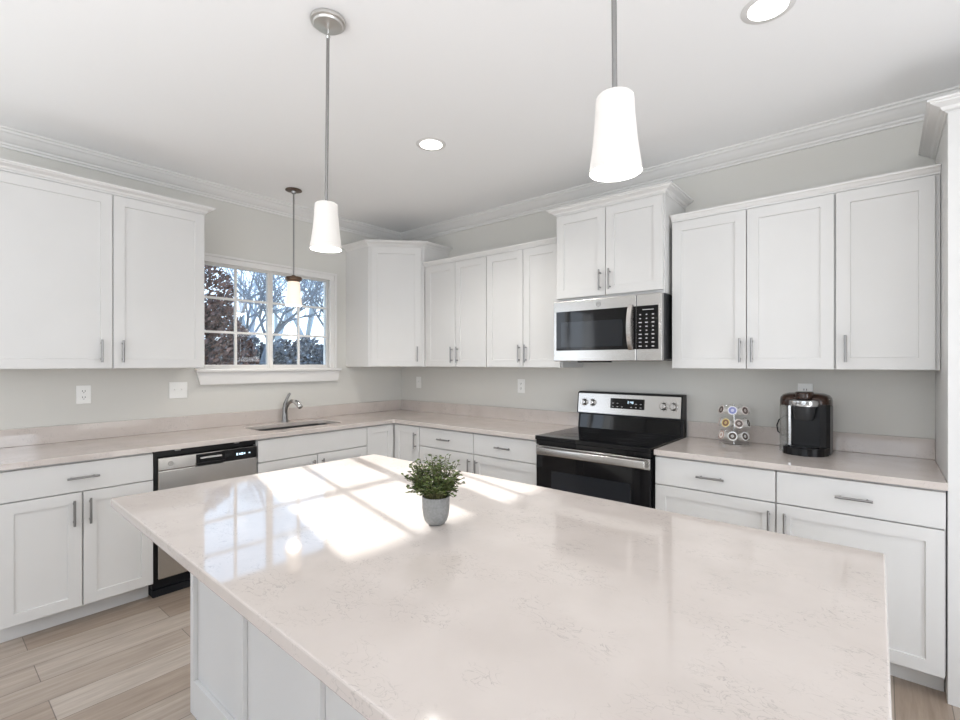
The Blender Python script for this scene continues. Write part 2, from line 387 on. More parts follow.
for k, (ya, yb, ym) in enumerate(((GY[0], GY[2], GY[1]), (GY[3]+0.004, GY[5], GY[4]))):
    x0, x1 = -0.085, -0.05
    s = obj('sash', lambda bm: sash(bm, ya, yb, ym, x0, x1), M['trim'], win)
    obj('pane', lambda bm: box(bm, -0.071, -0.067, ya-0.004, yb+0.004, GZ[0]-0.004, GZ[3]+0.004), M['glass'], s)
obj('mullion', lambda bm: box(bm, -0.10, -0.046, -1.412, -1.398, GZ[0]-0.03, GZ[3]+0.03), M['trim'], win)

# ------------------------------------------------------------------ cabinet builder.  F maps (along, depth, z) to the world
FB = lambda a, d, z: (a, -d, z)     # units on the back wall
FL = lambda a, d, z: (d, a, z)      # units on the left wall
def fbox(bm, F, a0, a1, d0, d1, z0, z1, bev=0.0):
    p = F(a0, d0, z0); q = F(a1, d1, z1); box(bm, p[0], q[0], p[1], q[1], z0, z1, bev)
def shaker(bm, F, a0, a1, z0, z1, d0, d1, rail=0.057, rec=0.008):
    """door: slab with a recessed flat centre panel"""
    def ring(x0, x1, y0, y1, d): return [bm.verts.new(F(a, d, z)) for a, z in ((x0, y0), (x1, y0), (x1, y1), (x0, y1))]
    e = 0.0015
    R = [ring(a0, a1, z0, z1, d0), ring(a0, a1, z0, z1, d1-e), ring(a0+e, a1-e, z0+e, z1-e, d1)]
    if rail > 0:
        R += [ring(a0+rail, a1-rail, z0+rail, z1-rail, d1), ring(a0+rail+0.002, a1-rail-0.002, z0+rail+0.002, z1-rail-0.002, d1-rec)]
    for A, B in zip(R, R[1:]):
        for k in range(4): bm.faces.new((A[k], A[(k+1) % 4], B[(k+1) % 4], B[k]))
    bm.faces.new(R[0][::-1]); bm.faces.new(R[-1])
def handle(parent, F, a, z, d, vertical=True, L=0.136):
    def b(bm):
        h = L/2; s = 0.048
        P0 = lambda t, dd: F(a, dd, z+t) if vertical else F(a+t, dd, z)
        tube(bm, [P0(-h, d+0.028), P0(h, d+0.028)], 0.0058, 10)
        for t in (-s, s): tube(bm, [P0(t, d), P0(t, d+0.028)], 0.0045, 8)
    return obj('handle', b, M['nickel'], parent, smooth=True)
def door(parent, F, a0, a1, z0, z1, d, hpos=None, rail=0.057, name='door', hz=None):
    o = obj(name, lambda bm: shaker(bm, F, a0, a1, z0, z1, d-0.019, d, rail), M['white'], parent)
    if hpos is not None: handle(o, F, hpos, hz, d)
    return o
def drawer(parent, F, a0, a1, z0, z1, d, h=True, name='drawer'):
    o = obj(name, lambda bm: shaker(bm, F, a0, a1, z0, z1, d-0.019, d, 0.0), M['white'], parent)
    if h: handle(o, F, (a0+a1)/2, (z0+z1)/2, d, vertical=False)
    return o
D0, DF = 0.004, 0.606      # carcass back and front
DD = 0.628                 # door face
TOE = 0.53
CT = 0.8822                # top of carcass / underside of counter
def base_cabinet(F, a0, a1, label, doors, drawer_handle=True, group='white base cabinets', extra_drawers=None, hollow=False):
    loc = F((a0+a1)/2, 0.3, 0.0)
    t = thing('base_cabinet', label, 'cabinet', loc, group)
    def body(bm):
        if not hollow: fbox(bm, F, a0+0.0005, a1-0.0005, D0, DF, 0.105, CT); return
        fbox(bm, F, a0+0.0005, a1-0.0005, D0, DF, 0.105, 0.69)
        fbox(bm, F, a0+0.0005, a0+0.018, D0, DF, 0.69, CT); fbox(bm, F, a1-0.018, a1-0.0005, D0, DF, 0.69, CT)
        fbox(bm, F, a0+0.018, a1-0.018, DF-0.02, DF, 0.69, CT)
    obj('body', body, M['white'], t)
    obj('toe_kick', lambda bm: fbox(bm, F, a0+0.0005, a1-0.0005, D0+0.02, TOE, 0.0, 0.1045), M['white'], t)
    if extra_drawers is None:
        drawer(t, F, a0+0.003, a1-0.003, 0.719, 0.871, DD, drawer_handle)
    for (b0, b1, hp) in doors:
        door(t, F, b0, b1, 0.103, 0.713, DD, hp, hz=0.61)
    return t
g = 0.003
# left wall
base_cabinet(FL, -3.100, -2.444, 'white two-door base cabinet with one wide drawer, left of the dishwasher', [(-3.097, -2.7745, -2.81), (-2.7685, -2.447, -2.742)])
sk = base_cabinet(FL, -1.829, -0.914, 'white base cabinet under the sink with a plain false drawer front', [(-1.826, -1.3745, -1.41), (-1.3685, -0.917, -1.333)], False, hollow=True)
# corner unit (L-shaped carcass, two hinged leaves)
ct = thing('corner_base_cabinet', 'white corner base cabinet with a pair of narrow doors meeting in the inside corner', 'cabinet', (0.3, -0.3, 0), 'white base cabinets')
def corner_body(bm): prism(bm, [(0.004, -0.9135), (DF, -0.9135), (DF, -DF), (0.952, -DF), (0.952, -0.004), (0.004, -0.004)], 0.105, CT, 'z')
obj('body', corner_body, M['white'], ct)
obj('toe_kick', lambda bm: prism(bm, [(0.03, -0.9135), (TOE, -0.9135), (TOE, -TOE), (0.952, -TOE), (0.952, -0.03), (0.03, -0.03)], 0.0, 0.1045, 'z'), M['white'], ct)
door(ct, FL, -0.911, -0.636, 0.103, 0.871, DD)
door(ct, FB, 0.636, 0.949, 0.103, 0.871, DD, 0.911, hz=0.755)
base_cabinet(FB, 0.953, 1.5505, 'white drawer-over-door base cabinet beside the corner cabinet', [(0.956, 1.5475, 1.515)])
base_cabinet(FB, 1.5505, 2.126, 'white drawer-over-door base cabinet just left of the range', [(1.5535, 2.123, 1.588)])
base_cabinet(FB, 2.922, 3.519, 'white drawer-over-door base cabinet just right of the range, under the pod carousel', [(2.925, 3.516, 3.49)])
base_cabinet(FB, 3.519, 4.124, 'white drawer-over-door base cabinet under the coffee maker, against the tall cabinet', [(3.522, 4.118, 3.557)])

# ------------------------------------------------------------------ wall cabinets
UCROWN_S = [(-0.018, 0), (0.003, 0), (0.005, 0.008), (0.012, 0.014), (0.020, 0.026), (0.026, 0.030), (0.026, 0.040), (-0.018, 0.040)]
UCROWN_L = [(-0.018, 0), (0.003, 0), (0.006, 0.008), (0.014, 0.012), (0.020, 0.022), (0.034, 0.028), (0.046, 0.033), (0.048, 0.038), (0.056, 0.040), (0.056, 0.048), (-0.018, 0.048)]
def wall_cabinet(F, a0, a1, z0, z1, dep, label, doors, hz=1.478, group='white wall cabinets', name='wall_cabinet', dz0=None):
    t = thing(name, label, 'cabinet', F((a0+a1)/2, dep/2, z0), group)
    obj('body', lambda bm: fbox(bm, F, a0+0.0005, a1-0.0005, 0.003, dep-0.020, z0, z1), M['white'], t)
    for (b0, b1, hp) in doors: door(t, F, b0, b1, z0+0.002 if dz0 is None else dz0, z1-0.006, dep, hp, hz=hz)
    return t
U0 = 1.372
lu = wall_cabinet(FL, -3.155, -2.052, U0, 2.435, 0.335, 'white two-door wall cabinet left of the window', [(-3.150, -2.5765, -2.632), (-2.5715, -2.060, -2.527)])
obj('crown', lambda bm: sweep(bm, [(0.318, -3.155), (0.318, -2.0525), (0.003, -2.0525)], [(o*0.95, h) for o, h in UCROWN_L], 2.4355), M['trim'], lu)
# diagonal corner wall cabinet
cw = thing('corner_wall_cabinet', 'white diagonal corner wall cabinet with a single door, right of the window', 'cabinet', (0.25, -0.25, U0), 'white wall cabinets')
LG, SD = 0.690, 0.330
corner_poly = [(0.003, -0.003), (0.003, -LG), (0.345, -LG), (LG, -0.322), (LG, -0.003)]
obj('body', lambda bm: prism(bm, corner_poly, U0, 2.465, 'z'), M['white'], cw)
p0 = Vector((0.345, -LG)); p1 = Vector((LG, -0.322)); dl = (p1-p0).normalized(); nl = Vector((dl.y, -dl.x)); Ld = (p1-p0).length
FD = lambda a, d, z: (p0.x + dl.x*a + nl.x*d, p0.y + dl.y*a + nl.y*d, z)
door(cw, FD, 0.028, Ld-0.028, U0+0.004, 2.457, 0.020, Ld-0.062, hz=1.488)
obj('crown', lambda bm: sweep(bm, [(0.003, -LG), (p0.x, p0.y), (p1.x, p1.y), (LG, -0.003)], UCROWN_L, 2.4655), M['trim'], cw)
c1 = wall_cabinet(FB, 0.692, 1.436, U0, 2.285, 0.335, 'white two-door wall cabinet right beside the diagonal corner cabinet', [(0.727, 1.0855, 1.056), (1.0905, 1.432, 1.121)])
obj('crown', lambda bm: sweep(bm, [(0.692, -0.318), (1.436, -0.318)], UCROWN_S, 2.2855), M['trim'], c1)
c2 = wall_cabinet(FB, 1.436, 2.137, U0, 2.285, 0.335, 'white two-door wall cabinet just left of the microwave', [(1.440, 1.7985, 1.771), (1.8035, 2.129, 1.832)])
obj('crown', lambda bm: sweep(bm, [(1.436, -0.318), (2.1365, -0.318)], UCROWN_S, 2.2855), M['trim'], c2)
c3 = wall_cabinet(FB, 2.138, 2.899, 1.838, 2.445, 0.410, 'short white two-door wall cabinet above the microwave, with flared crown', [(2.144, 2.5135, 2.481), (2.5185, 2.891, 2.549)], hz=1.957, dz0=1.858)
obj('crown', lambda bm: sweep(bm, [(2.1385, -0.003), (2.1385, -0.392), (2.8985, -0.392), (2.8985, -0.003)], UCROWN_L, 2.4455), M['trim'], c3)
c4 = wall_cabinet(FB, 2.9155, 3.735, U0, 2.278, 0.335, 'white two-door wall cabinet just right of the microwave', [(2.922, 3.330, 3.302), (3.335, 3.731, 3.362)])
obj('crown', lambda bm: sweep(bm, [(2.9155, -0.318), (3.735, -0.318)], UCROWN_S, 2.2785), M['trim'], c4)
c5 = wall_cabinet(FB, 3.735, 4.126, U0, 2.278, 0.335, 'narrow white single-door wall cabinet above the coffee maker', [(3.739, 4.108, 3.778)])
obj('crown', lambda bm: sweep(bm, [(3.735, -0.318), (4.126, -0.318)], UCROWN_S, 2.2785), M['trim'], c5)
# tall cabinet at the right edge of the picture
tp = thing('tall_cabinet', 'tall white floor-standing cabinet at the right end of the range wall', 'cabinet', (4.55, -0.3, 0))
obj('body', lambda bm: box(bm, 4.1275, 4.96, -0.600, -0.003, 0.0, 2.44), M['white'], tp)
obj('face_frame', lambda bm: [box(bm, 4.1275, 4.175, -0.62, -0.6005, 0.0, 2.44, 0.001), box(bm, 4.913, 4.96, -0.62, -0.6005, 0.0, 2.44, 0.001), box(bm, 4.1755, 4.9125, -0.62, -0.6005, 2.39, 2.44), box(bm, 4.1755, 4.9125, -0.62, -0.6005, 0.0, 0.10)], M['white'], tp)
for a0, a1, hp in ((4.179, 4.5415, 4.51), (4.5465, 4.909, 4.578)): door(tp, FB, a0, a1, 0.105, 2.384, 0.621, hp, hz=1.1)
obj('crown', lambda bm: sweep(bm, [(4.1275, -0.003), (4.1275, -0.602), (4.96, -0.602), (4.96, -0.003)], [(o*1.15, h*1.1) for o, h in UCROWN_L], 2.4405), M['trim'], tp)

# ------------------------------------------------------------------ countertops
CD = 0.647; CZ0, CZ1 = 0.8825, 0.914
top = thing('countertop', 'cream quartz countertop wrapping the corner from the left wall to the range, with sink cutout', 'countertop', (0.3, -0.3, CZ0))
SX0, SX1, SY0, SY1 = 0.165, 0.500, -1.735, -1.05
outer = [(0.003, -3.13), (CD, -3.13), (CD, -CD-0.012), (CD+0.012, -CD), (2.128, -CD), (2.128, -0.003), (0.003, -0.003)]
def sink_slab(bm):
    hole = rrect(SX0, SX1, SY0, SY1, 0.06, 6); n = 7       # corners: +x+y, -x+y, -x-y, +x-y
    ym = (SY0+SY1)/2
    vt = lambda p: bm.verts.new((p[0], p[1], CZ1))
    V = {k: vt(p) for k, p in dict(a=(0.003, -3.13), b=(CD, -3.13), c=(CD, -CD-0.012), d=(CD+0.012, -CD), e=(2.128, -CD), f=(2.128, -0.003), g=(0.003, -0.003), wl=(0.003, ym), wr=(CD, ym), hl=(SX0, ym), hr=(SX1, ym)).items()}
    H = [vt(p) for p in hole]
    up, lo = H[:2*n], H[2*n:]
    fs = [bm.faces.new([V['wl'], V['hl']] + up[::-1] + [V['hr'], V['wr'], V['c'], V['d'], V['e'], V['f'], V['g']]),
          bm.faces.new([V['a'], V['b'], V['wr'], V['hr']] + lo[::-1] + [V['hl'], V['wl']])]
    ex = bmesh.ops.extrude_face_region(bm, geom=fs)
    for v in [g_ for g_ in ex['geom'] if isinstance(g_, bmesh.types.BMVert)]: v.co.z = CZ0
    bmesh.ops.recalc_face_normals(bm, faces=bm.faces[:])
    sharp = [e for e in bm.edges if len(e.link_faces) == 2 and e.calc_face_angle(0) > 0.9]
    bmesh.ops.bevel(bm, geom=sharp, offset=0.003, segments=2, profile=0.5, affect='EDGES')
obj('slab', sink_slab, M['quartz'], top)
obj('backsplash', lambda bm: box(bm, 0.003, 0.022, -3.13, -0.0225, CZ1+0.0003, 1.0185, 0.002), M['quartz'], top)
obj('backsplash', lambda bm: box(bm, 0.003, 2.128, -0.022, -0.003, CZ1+0.0003, 1.0185, 0.002), M['quartz'], top)
top2 = thing('countertop', 'short cream quartz countertop between the range and the tall cabinet', 'countertop', (3.5, -0.3, CZ0))
obj('slab', lambda bm: plate(bm, [[(2.922, -0.003), (2.922, -CD), (4.1265, -CD), (4.1265, -0.003)]], CZ0, CZ1), M['quartz'], top2)
obj('backsplash', lambda bm: box(bm, 2.922, 4.1265, -0.022, -0.003, CZ1+0.0003, 1.0185, 0.002), M['quartz'], top2)

# ------------------------------------------------------------------ sink and faucet
sink = thing('sink', 'stainless steel undermount sink set in the counter below the window', 'sink', (0.33, -1.39, 0.70))
def basin(bm):
    lv = [(0.012, 0.8815), (-0.004, 0.8815), (-0.008, 0.72), (-0.04, 0.70)]
    rings = []
    for off, z in lv:
        rings.append([bm.verts.new((x, y, z)) for x, y in rrect(SX0-off, SX1+off, SY0-off, SY1+off, 0.06+off if off > -0.05 else 0.01)])
    for A, B in zip(rings, rings[1:]):
        for k in range(len(A)): bm.faces.new((A[k], A[(k+1) % len(A)], B[(k+1) % len(A)], B[k]))
    bm.faces.new(rings[-1])
obj('basin', basin, M['sink_steel'], sink, smooth=True)
obj('drain', lambda bm: lathe(bm, [(0.0, 0.006), (0.03, 0.006), (0.042, 0.002), (0.042, 0.0), (0.0, 0.0)], (0.33, -1.39, 0.7005)), M['chrome'], sink, True)
fz = CZ1
fc = thing('faucet', 'brushed nickel single-lever kitchen faucet behind the sink', 'faucet', (0.095, -1.352, fz))
fx, fy = 0.095, -1.352
def fbody(bm):
    lathe(bm, [(0.0, 0.0), (0.030, 0.0), (0.030, 0.006), (0.024, 0.010), (0.022, 0.03), (0.021, 0.115), (0.019, 0.122), (0.0, 0.124)], (fx, fy, fz+0.0004), 20)
obj('body', fbody, M['nickel'], fc, True)
def spout(bm):
    pts = [(fx+0.005, fy, fz+0.06), (fx+0.020, fy+0.002, fz+0.115), (fx+0.050, fy+0.006, fz+0.158), (fx+0.092, fy+0.011, fz+0.178), (fx+0.135, fy+0.016, fz+0.176)]
    tube(bm, pts, 0.015, 14, radii=[0.013, 0.0135, 0.014, 0.015, 0.016])
obj('spout', spout, M['nickel'], fc, True)
def head(bm):
    tube(bm, [(fx+0.128, fy+0.015, fz+0.177), (fx+0.150, fy+0.018, fz+0.172), (fx+0.178, fy+0.021, fz+0.158), (fx+0.200, fy+0.024, fz+0.140), (fx+0.208, fy+0.025, fz+0.131)], 0.02, 16, radii=[0.0175, 0.021, 0.023, 0.022, 0.019])
obj('spray_head', head, M['chrome'], fc, True)
def lever(bm):
    tube(bm, [(fx, fy, fz+0.120), (fx-0.002, fy+0.004, fz+0.150), (fx+0.004, fy+0.016, fz+0.190), (fx+0.016, fy+0.030, fz+0.228), (fx+0.022, fy+0.036, fz+0.240)], 0.01, 12, radii=[0.017, 0.015, 0.010, 0.0105, 0.008])
obj('lever', lever, M['nickel'], fc, True)

# ------------------------------------------------------------------ dishwasher
DY0, DY1 = -2.4415, -1.8315
dw = thing('dishwasher', 'stainless steel dishwasher with black control strip under the left counter', 'dishwasher', (0.3, (DY0+DY1)/2, 0))
obj('body', lambda bm: box(bm, 0.03, 0.575, DY0+0.004, DY1-0.004, 0.10, 0.872), M['black_plastic'], dw)
obj('mounting_strip', lambda bm: [box(bm, 0.5755, 0.600, DY0+0.002, DY1-0.002, 0.845, 0.8815), box(bm, 0.5755, 0.618, DY0+0.001, DY0+0.018, 0.11, 0.8815)], M['black_plastic'], dw)
for yy in (DY0+0.13, DY1-0.13):
    obj('mounting_bracket', lambda bm: box(bm, 0.6005, 0.612, yy-0.016, yy+0.016, 0.868, 0.878, 0.002), M['nickel'], dw)
ddr = obj('door', lambda bm: box(bm, 0.5755, 0.632, DY0+0.0185, DY1-0.004, 0.118, 0.762, 0.006, 2), M['steel'], dw)
cp = obj('control_panel', lambda bm: box(bm, 0.5755, 0.632, DY0+0.0185, DY1-0.004, 0.763, 0.838, 0.004, 2), M['steel'], dw)
obj('black_fascia', lambda bm: box(bm, 0.6322, 0.6335, DY0+0.375, DY1-0.006, 0.765, 0.836), M['black_plastic'], cp)
def pocket(bm):
    y0, y1 = DY0+0.225, DY0+0.395
    box(bm, 0.6325, 0.650, y0, y1, 0.766, 0.779, 0.003); box(bm, 0.6325, 0.640, y0, y0+0.012, 0.779, 0.832, 0.002)
    box(bm, 0.6325, 0.640, y1-0.012, y1, 0.779, 0.832, 0.002); box(bm, 0.6325, 0.641, y0, y1, 0.822, 0.834, 0.003); box(bm, 0.6325, 0.635, y0, y1, 0.779, 0.822)
obj('handle', pocket, M['black_plastic'], cp)
obj('grip', lambda bm: box(bm, 0.6355, 0.646, DY0+0.245, DY0+0.375, 0.802, 0.815, 0.003), M['chrome'], cp)
def emblem(bm, c, u, v, n, r=0.011):
    mt = Matrix((( u[0], v[0], n[0], 0), (u[1], v[1], n[1], 0), (u[2], v[2], n[2], 0), (0, 0, 0, 1)))
    lathe(bm, [(r*0.82, 0), (r, 0), (r, 0.0012), (r*0.82, 0.0012)], c, 24, mt, closed=True)
    # two curly strokes of the round monogram
    V = lambda a, b: Vector(c) + Vector(u)*a*r + Vector(v)*b*r + Vector(n)*0.0006
    for sgn in (-1, 1):
        tube(bm, [V(0.05*sgn + sgn*0.42*math.cos(t), 0.38*math.sin(t)) for t in [0.5+0.62*k for k in range(9)]], r*0.075, 6)
obj('emblem', lambda bm: emblem(bm, (0.632, DY0+0.085, 0.80), (0, 1, 0), (0, 0, 1), (1, 0, 0), 0.013), M['emblem'], cp)
for dy, hh in ((0.468, 0.016), (0.486, 0.012), (0.500, 0.016), (0.515, 0.010), (0.548, 0.008)):
    obj('indicator', lambda bm: box(bm, 0.6336, 0.6342, DY0+dy, DY0+dy+0.011, 0.800-hh/2, 0.800+hh/2), M['display'], cp)
obj('buttons', lambda bm: [box(bm, 0.6336, 0.6355, DY0+0.405+0.024*k, DY0+0.42+0.024*k, 0.79, 0.81, 0.001) for k in range(2)], M['brewer_grey'], cp)
def kick(bm):
    box(bm, 0.50, 0.588, DY0+0.003, DY1-0.003, 0.0, 0.045, 0.003); box(bm, 0.50, 0.576, DY0+0.003, DY1-0.003, 0.045, 0.099, 0.003)
obj('kick_plate', kick, M['toe_black'], dw)

# ------------------------------------------------------------------ range
RX0, RX1 = 2.134, 2.912
rg = thing('range', 'freestanding electric range with black glass cooktop and stainless backguard', 'range', ((RX0+RX1)/2, -0.33, 0))
obj('body', lambda bm: box(bm, RX0, RX1, -0.625, -0.03, 0.03, 0.893), M['black_plastic'], rg)
for px in (RX0+0.05, RX1-0.05):
    for py in (-0.58, -0.08):
        obj('leg', lambda bm: tube(bm, [(px, py, 0.0), (px, py, 0.0302)], 0.018, 12), M['black_plastic'], rg)
ck = obj('cooktop', lambda bm: box(bm, RX0-0.002, RX1+0.002, -0.668, -0.085, 0.8935, 0.921, 0.004, 2), M['black_glass'], rg)
for bx, by, br in ((2.33, -0.50, 0.085), (2.71, -0.50, 0.11), (2.33, -0.24, 0.075), (2.71, -0.24, 0.085)):
    obj('burner', lambda bm: [lathe(bm, [(r_-0.003, 0), (r_, 0), (r_, 0.0004), (r_-0.003, 0.0004)], (bx, by, 0.9212), 40, closed=True) for r_ in (br, br*0.6)], M['burner'], ck)
obj('front_trim', lambda bm: box(bm, RX0+0.001, RX1-0.001, -0.660, -0.6255, 0.862, 0.8930, 0.003), M['black_glass'], rg)
def oven_door(bm):
    box(bm, RX0+0.004, RX1-0.004, -0.662, -0.626, 0.23, 0.858, 0.004, 2)
od = obj('oven_door', oven_door, M['black_glass'], rg)
obj('window', lambda bm: box(bm, RX0+0.12, RX1-0.12, -0.6635, -0.6622, 0.40, 0.70, 0.0004), M['dark_window'], od)
obj('top_band', lambda bm: box(bm, RX0+0.004, RX1-0.004, -0.6655, -0.6623, 0.795, 0.857, 0.001), M['steel'], od)
def oh(bm):
    box(bm, RX0+0.030, RX1-0.022, -0.704, -0.688, 0.803, 0.850, 0.006, 3)
    for x in (RX0+0.036, RX1-0.05): box(bm, x, x+0.022, -0.690, -0.6657, 0.808, 0.844, 0.003)
obj('handle', oh, M['steel'], od, smooth=True)
obj('drawer', lambda bm: box(bm, RX0+0.004, RX1-0.004, -0.655, -0.626, 0.045, 0.222, 0.004, 2), M['steel'], rg)
# backguard: black housing with a tilted stainless control panel
bg = obj('backguard', lambda bm: prism(bm, [(-0.006, 0.90), (-0.084, 0.90), (-0.066, 1.026), (-0.098, 1.034), (-0.080, 1.180), (-0.060, 1.192), (-0.006, 1.192)], RX0+0.002, RX1-0.002, 'x'), M['black_plastic'], rg)
tv = Vector((0, 0.018, 0.146)).normalized(); nv = Vector((0, -tv.z, tv.y))
def BP(x, t, n=0.0): return Vector((x, -0.098, 1.034)) + tv*t + nv*n
def slab_on(bm, x0, x1, t0, t1, n0, n1):
    vs = [bm.verts.new(BP(x, t, n)) for x in (x0, x1) for t in (t0, t1) for n in (n0, n1)]
    for q in [(0, 1, 3, 2), (4, 6, 7, 5), (0, 4, 5, 1), (2, 3, 7, 6), (0, 2, 6, 4), (1, 5, 7, 3)]: bm.faces.new([vs[i] for i in q])
pn = obj('control_panel', lambda bm: slab_on(bm, RX0+0.012, RX1-0.012, 0.002, 0.145, 0.0004, 0.004), M['steel'], rg)
obj('lower_panel', lambda bm: prism(bm, [(-0.0842, 0.922), (-0.0872, 0.922), (-0.0702, 1.020), (-0.0672, 1.020)], RX0+0.02, RX1-0.02, 'x'), M['black_glass'], rg)
obj('display', lambda bm: slab_on(bm, 2.405, 2.655, 0.045, 0.118, 0.0042, 0.0065), M['black_glass'], pn)
# clock digits 2:48, key marks
SEG = {'2': 'abged', '4': 'fgbc', '8': 'abcdefg'}
def digits(bm):
    h, wd, th = 0.016, 0.009, 0.0022; x = 2.535; t0 = 0.084
    def seg(x, s):
        q = {'a': (0, wd, h-th, h), 'd': (0, wd, 0, th), 'g': (0, wd, h/2-th/2, h/2+th/2), 'f': (0, th, h/2, h), 'b': (wd-th, wd, h/2, h), 'e': (0, th, 0, h/2), 'c': (wd-th, wd, 0, h/2)}[s]
        slab_on(bm, x+q[0], x+q[1], t0+q[2], t0+q[3], 0.0067, 0.0072)
    for ch in '2:48':
        if ch == ':':
            for k in (0.004, 0.010): slab_on(bm, x+0.001, x+0.003, t0+k, t0+k+0.002, 0.0067, 0.0072)
            x += 0.006
        else:
            for s in SEG[ch]: seg(x, s)
            x += 0.013
obj('digits', digits, M['display'], pn)
for k, t0 in [(k, 0.056) for k in (0, 1, 2, 4, 5, 6)] + [(k, 0.080) for k in (0, 1, 5, 6)]:
    obj('key_mark', lambda bm: slab_on(bm, 2.420+0.034*k, 2.432+0.034*k, t0, t0+0.0045, 0.0067, 0.0071), M['grey_print'], pn)
for kx in (2.195, 2.262, 2.788, 2.855):
    mt = Matrix(((1, 0, 0, 0), (0, tv.y, nv.y, 0), (0, tv.z, nv.z, 0), (0, 0, 0, 1)))
    kn = obj('knob', lambda bm: lathe(bm, [(0, 0.0), (0.026, 0.0), (0.026, 0.004), (0.021, 0.007), (0.019, 0.028), (0.016, 0.031), (0, 0.031)], BP(kx, 0.078, 0.0042), 24, mt), M['steel'], pn, True)
    obj('knob_grip', lambda bm: slab_on(bm, kx-0.005, kx+0.005, 0.060, 0.096, 0.0354, 0.043), M['steel'], kn)
    obj('knob_marks', lambda bm: [slab_on(bm, kx+0.031*math.cos(a)-0.0018, kx+0.031*math.cos(a)+0.0018, 0.078+0.031*math.sin(a)-0.0018, 0.078+0.031*math.sin(a)+0.0018, 0.0042, 0.0047) for a in [0.5+0.6*k for k in range(9)]], M['text_dark'], kn)

# ------------------------------------------------------------------ over-the-range microwave
X0, X1 = 2.1255, 2.8845
mw = thing('microwave', 'stainless over-the-range microwave with black glass door, mounted above the range', 'microwave', ((X0+X1)/2, -0.2, 1.42))
obj('body', lambda bm: box(bm, X0, X1, -0.375, 0.024, 1.428, 1.8365, 0.003), M['brewer_grey'], mw)
def mwf(a0, a1): return lambda bm: box(bm, a0, a1, -0.412, -0.3755, 1.418, 1.835, 0.005, 2)
md = obj('door', mwf(X0, 2.7225), M['steel'], mw)
obj('glass', lambda bm: box(bm, X0+0.022, 2.672, -0.4140, -0.4122, 1.492, 1.762, 0.0006), M['black_glass'], md)
obj('window', lambda bm: box(bm, X0+0.06, 2.635, -0.4152, -0.4142, 1.515, 1.688, 0.0004), M['dark_window'], md)
obj('emblem', lambda bm: emblem(bm, (2.468, -0.412, 1.795), (1, 0, 0), (0, 0, 1), (0, -1, 0), 0.016), M['emblem'], md)
obj('glass_strip', lambda bm: box(bm, 2.706, 2.7220, -0.4140, -0.4122, 1.492, 1.762, 0.0004), M['black_glass'], md)
def mh(bm):
    pts = [(2.688, -0.4125-0.036*math.sin(math.pi*k/12)**0.7, 1.488+0.285*k/12) for k in range(13)]
    rows = []
    for p in pts:
        rows.append([bm.verts.new((p[0]+dx, p[1]+dy, p[2])) for dx, dy in ((-0.017, 0), (-0.013, -0.007), (0.013, -0.007), (0.017, 0), (0.012, 0.003), (-0.012, 0.003))])
    for A, B in zip(rows, rows[1:]):
        for k in range(6): bm.faces.new((A[k], A[(k+1) % 6], B[(k+1) % 6], B[k]))
    bm.faces.new(rows[0][::-1]); bm.faces.new(rows[-1])
obj('handle', mh, M['steel'], md, True)
mc = obj('control_panel', mwf(2.7245, X1-0.001), M['steel'], mw)
kp = obj('keypad', lambda bm: box(bm, 2.727, X1-0.022, -0.4140, -0.4122, 1.492, 1.762, 0.0006), M['black_glass'], mc)
def mk(bm):
    rr = random.Random(4)
    for r in range(10):
        for c in range(3):
            if r == 0: continue
            x = 2.750+0.040*c; z = 1.508+0.0245*(9-r); wv = rr.uniform(0.008, 0.02)
            box(bm, x-wv/2, x+wv/2, -0.4146, -0.4142, z, z+0.006)
    box(bm, 2.765, 2.835, -0.4146, -0.4142, 1.735, 1.739)
obj('key_marks', mk, M['grey_print'], kp)
obj('bottom_vent', lambda bm: [box(bm, X0+0.04, X1-0.04, -0.36, -0.06, 1.421, 1.4275, 0.002), box(bm, X0+0.17, X0+0.42, -0.385, -0.365, 1.410, 1.4275, 0.004)], M['black_plastic'], mw)

mw.location.x += 0.0135; mw.location.y -= 0.028

# ------------------------------------------------------------------ wall plates
def wall_plate(F, a, z, wd, label, kind, ht=0.117):
    if kind == 'outlet': nm, cat = 'outlet', 'power outlet'
    else: nm, cat = 'light_switch', 'light switch'
    t = thing(nm, label, cat, F(a, 0, z), 'white wall plates above the counters')
    def pl(bm): fbox(bm, F, a-wd/2, a+wd/2, 0.0004, 0.006, z-ht/2, z+ht/2, 0.002)
    obj('cover_plate', pl, M['plate'], t)
    if kind == 'outlet':
        for zz in (z+0.02, z-0.02):
            r = obj('receptacle', lambda bm: fbox(bm, F, a-0.016, a+0.016, 0.0062, 0.0085, zz-0.014, zz+0.014, 0.001), M['plate'], t)
            obj('slots', lambda bm: [fbox(bm, F, a-0.008, a-0.005, 0.0087, 0.0092, zz-0.002, zz+0.008), fbox(bm, F, a+0.005, a+0.008, 0.0087, 0.0092, zz-0.002, zz+0.008), fbox(bm, F, a-0.0025, a+0.0025, 0.0087, 0.0092, zz-0.010, zz-0.006)], M['slot'], r)
    else:
        n = 2 if wd > 0.1 else 1
        for k in range(n):
            ac = a + (k-(n-1)/2)*0.046
            obj('toggle', lambda bm: [fbox(bm, F, ac-0.006, ac+0.006, 0.0062, 0.008, z-0.013, z+0.013), fbox(bm, F, ac-0.004, ac+0.004, 0.0082, 0.018, z+0.001, z+0.009, 0.001)], M['plate'], t)
    return t
wall_plate(FL, -2.653, 1.204, 0.074, 'white power outlet on the grey wall left of the double switch', 'outlet')
wall_plate(FL, -2.114, 1.209, 0.118, 'white double light switch on the wall left of the window sill', 'switch')
wall_plate(FB, 0.271, 1.208, 0.074, 'white single light switch near the room corner under the diagonal cabinet', 'switch')
wall_plate(FB, 1.552, 1.209, 0.074, 'white power outlet on the wall left of the range', 'outlet')
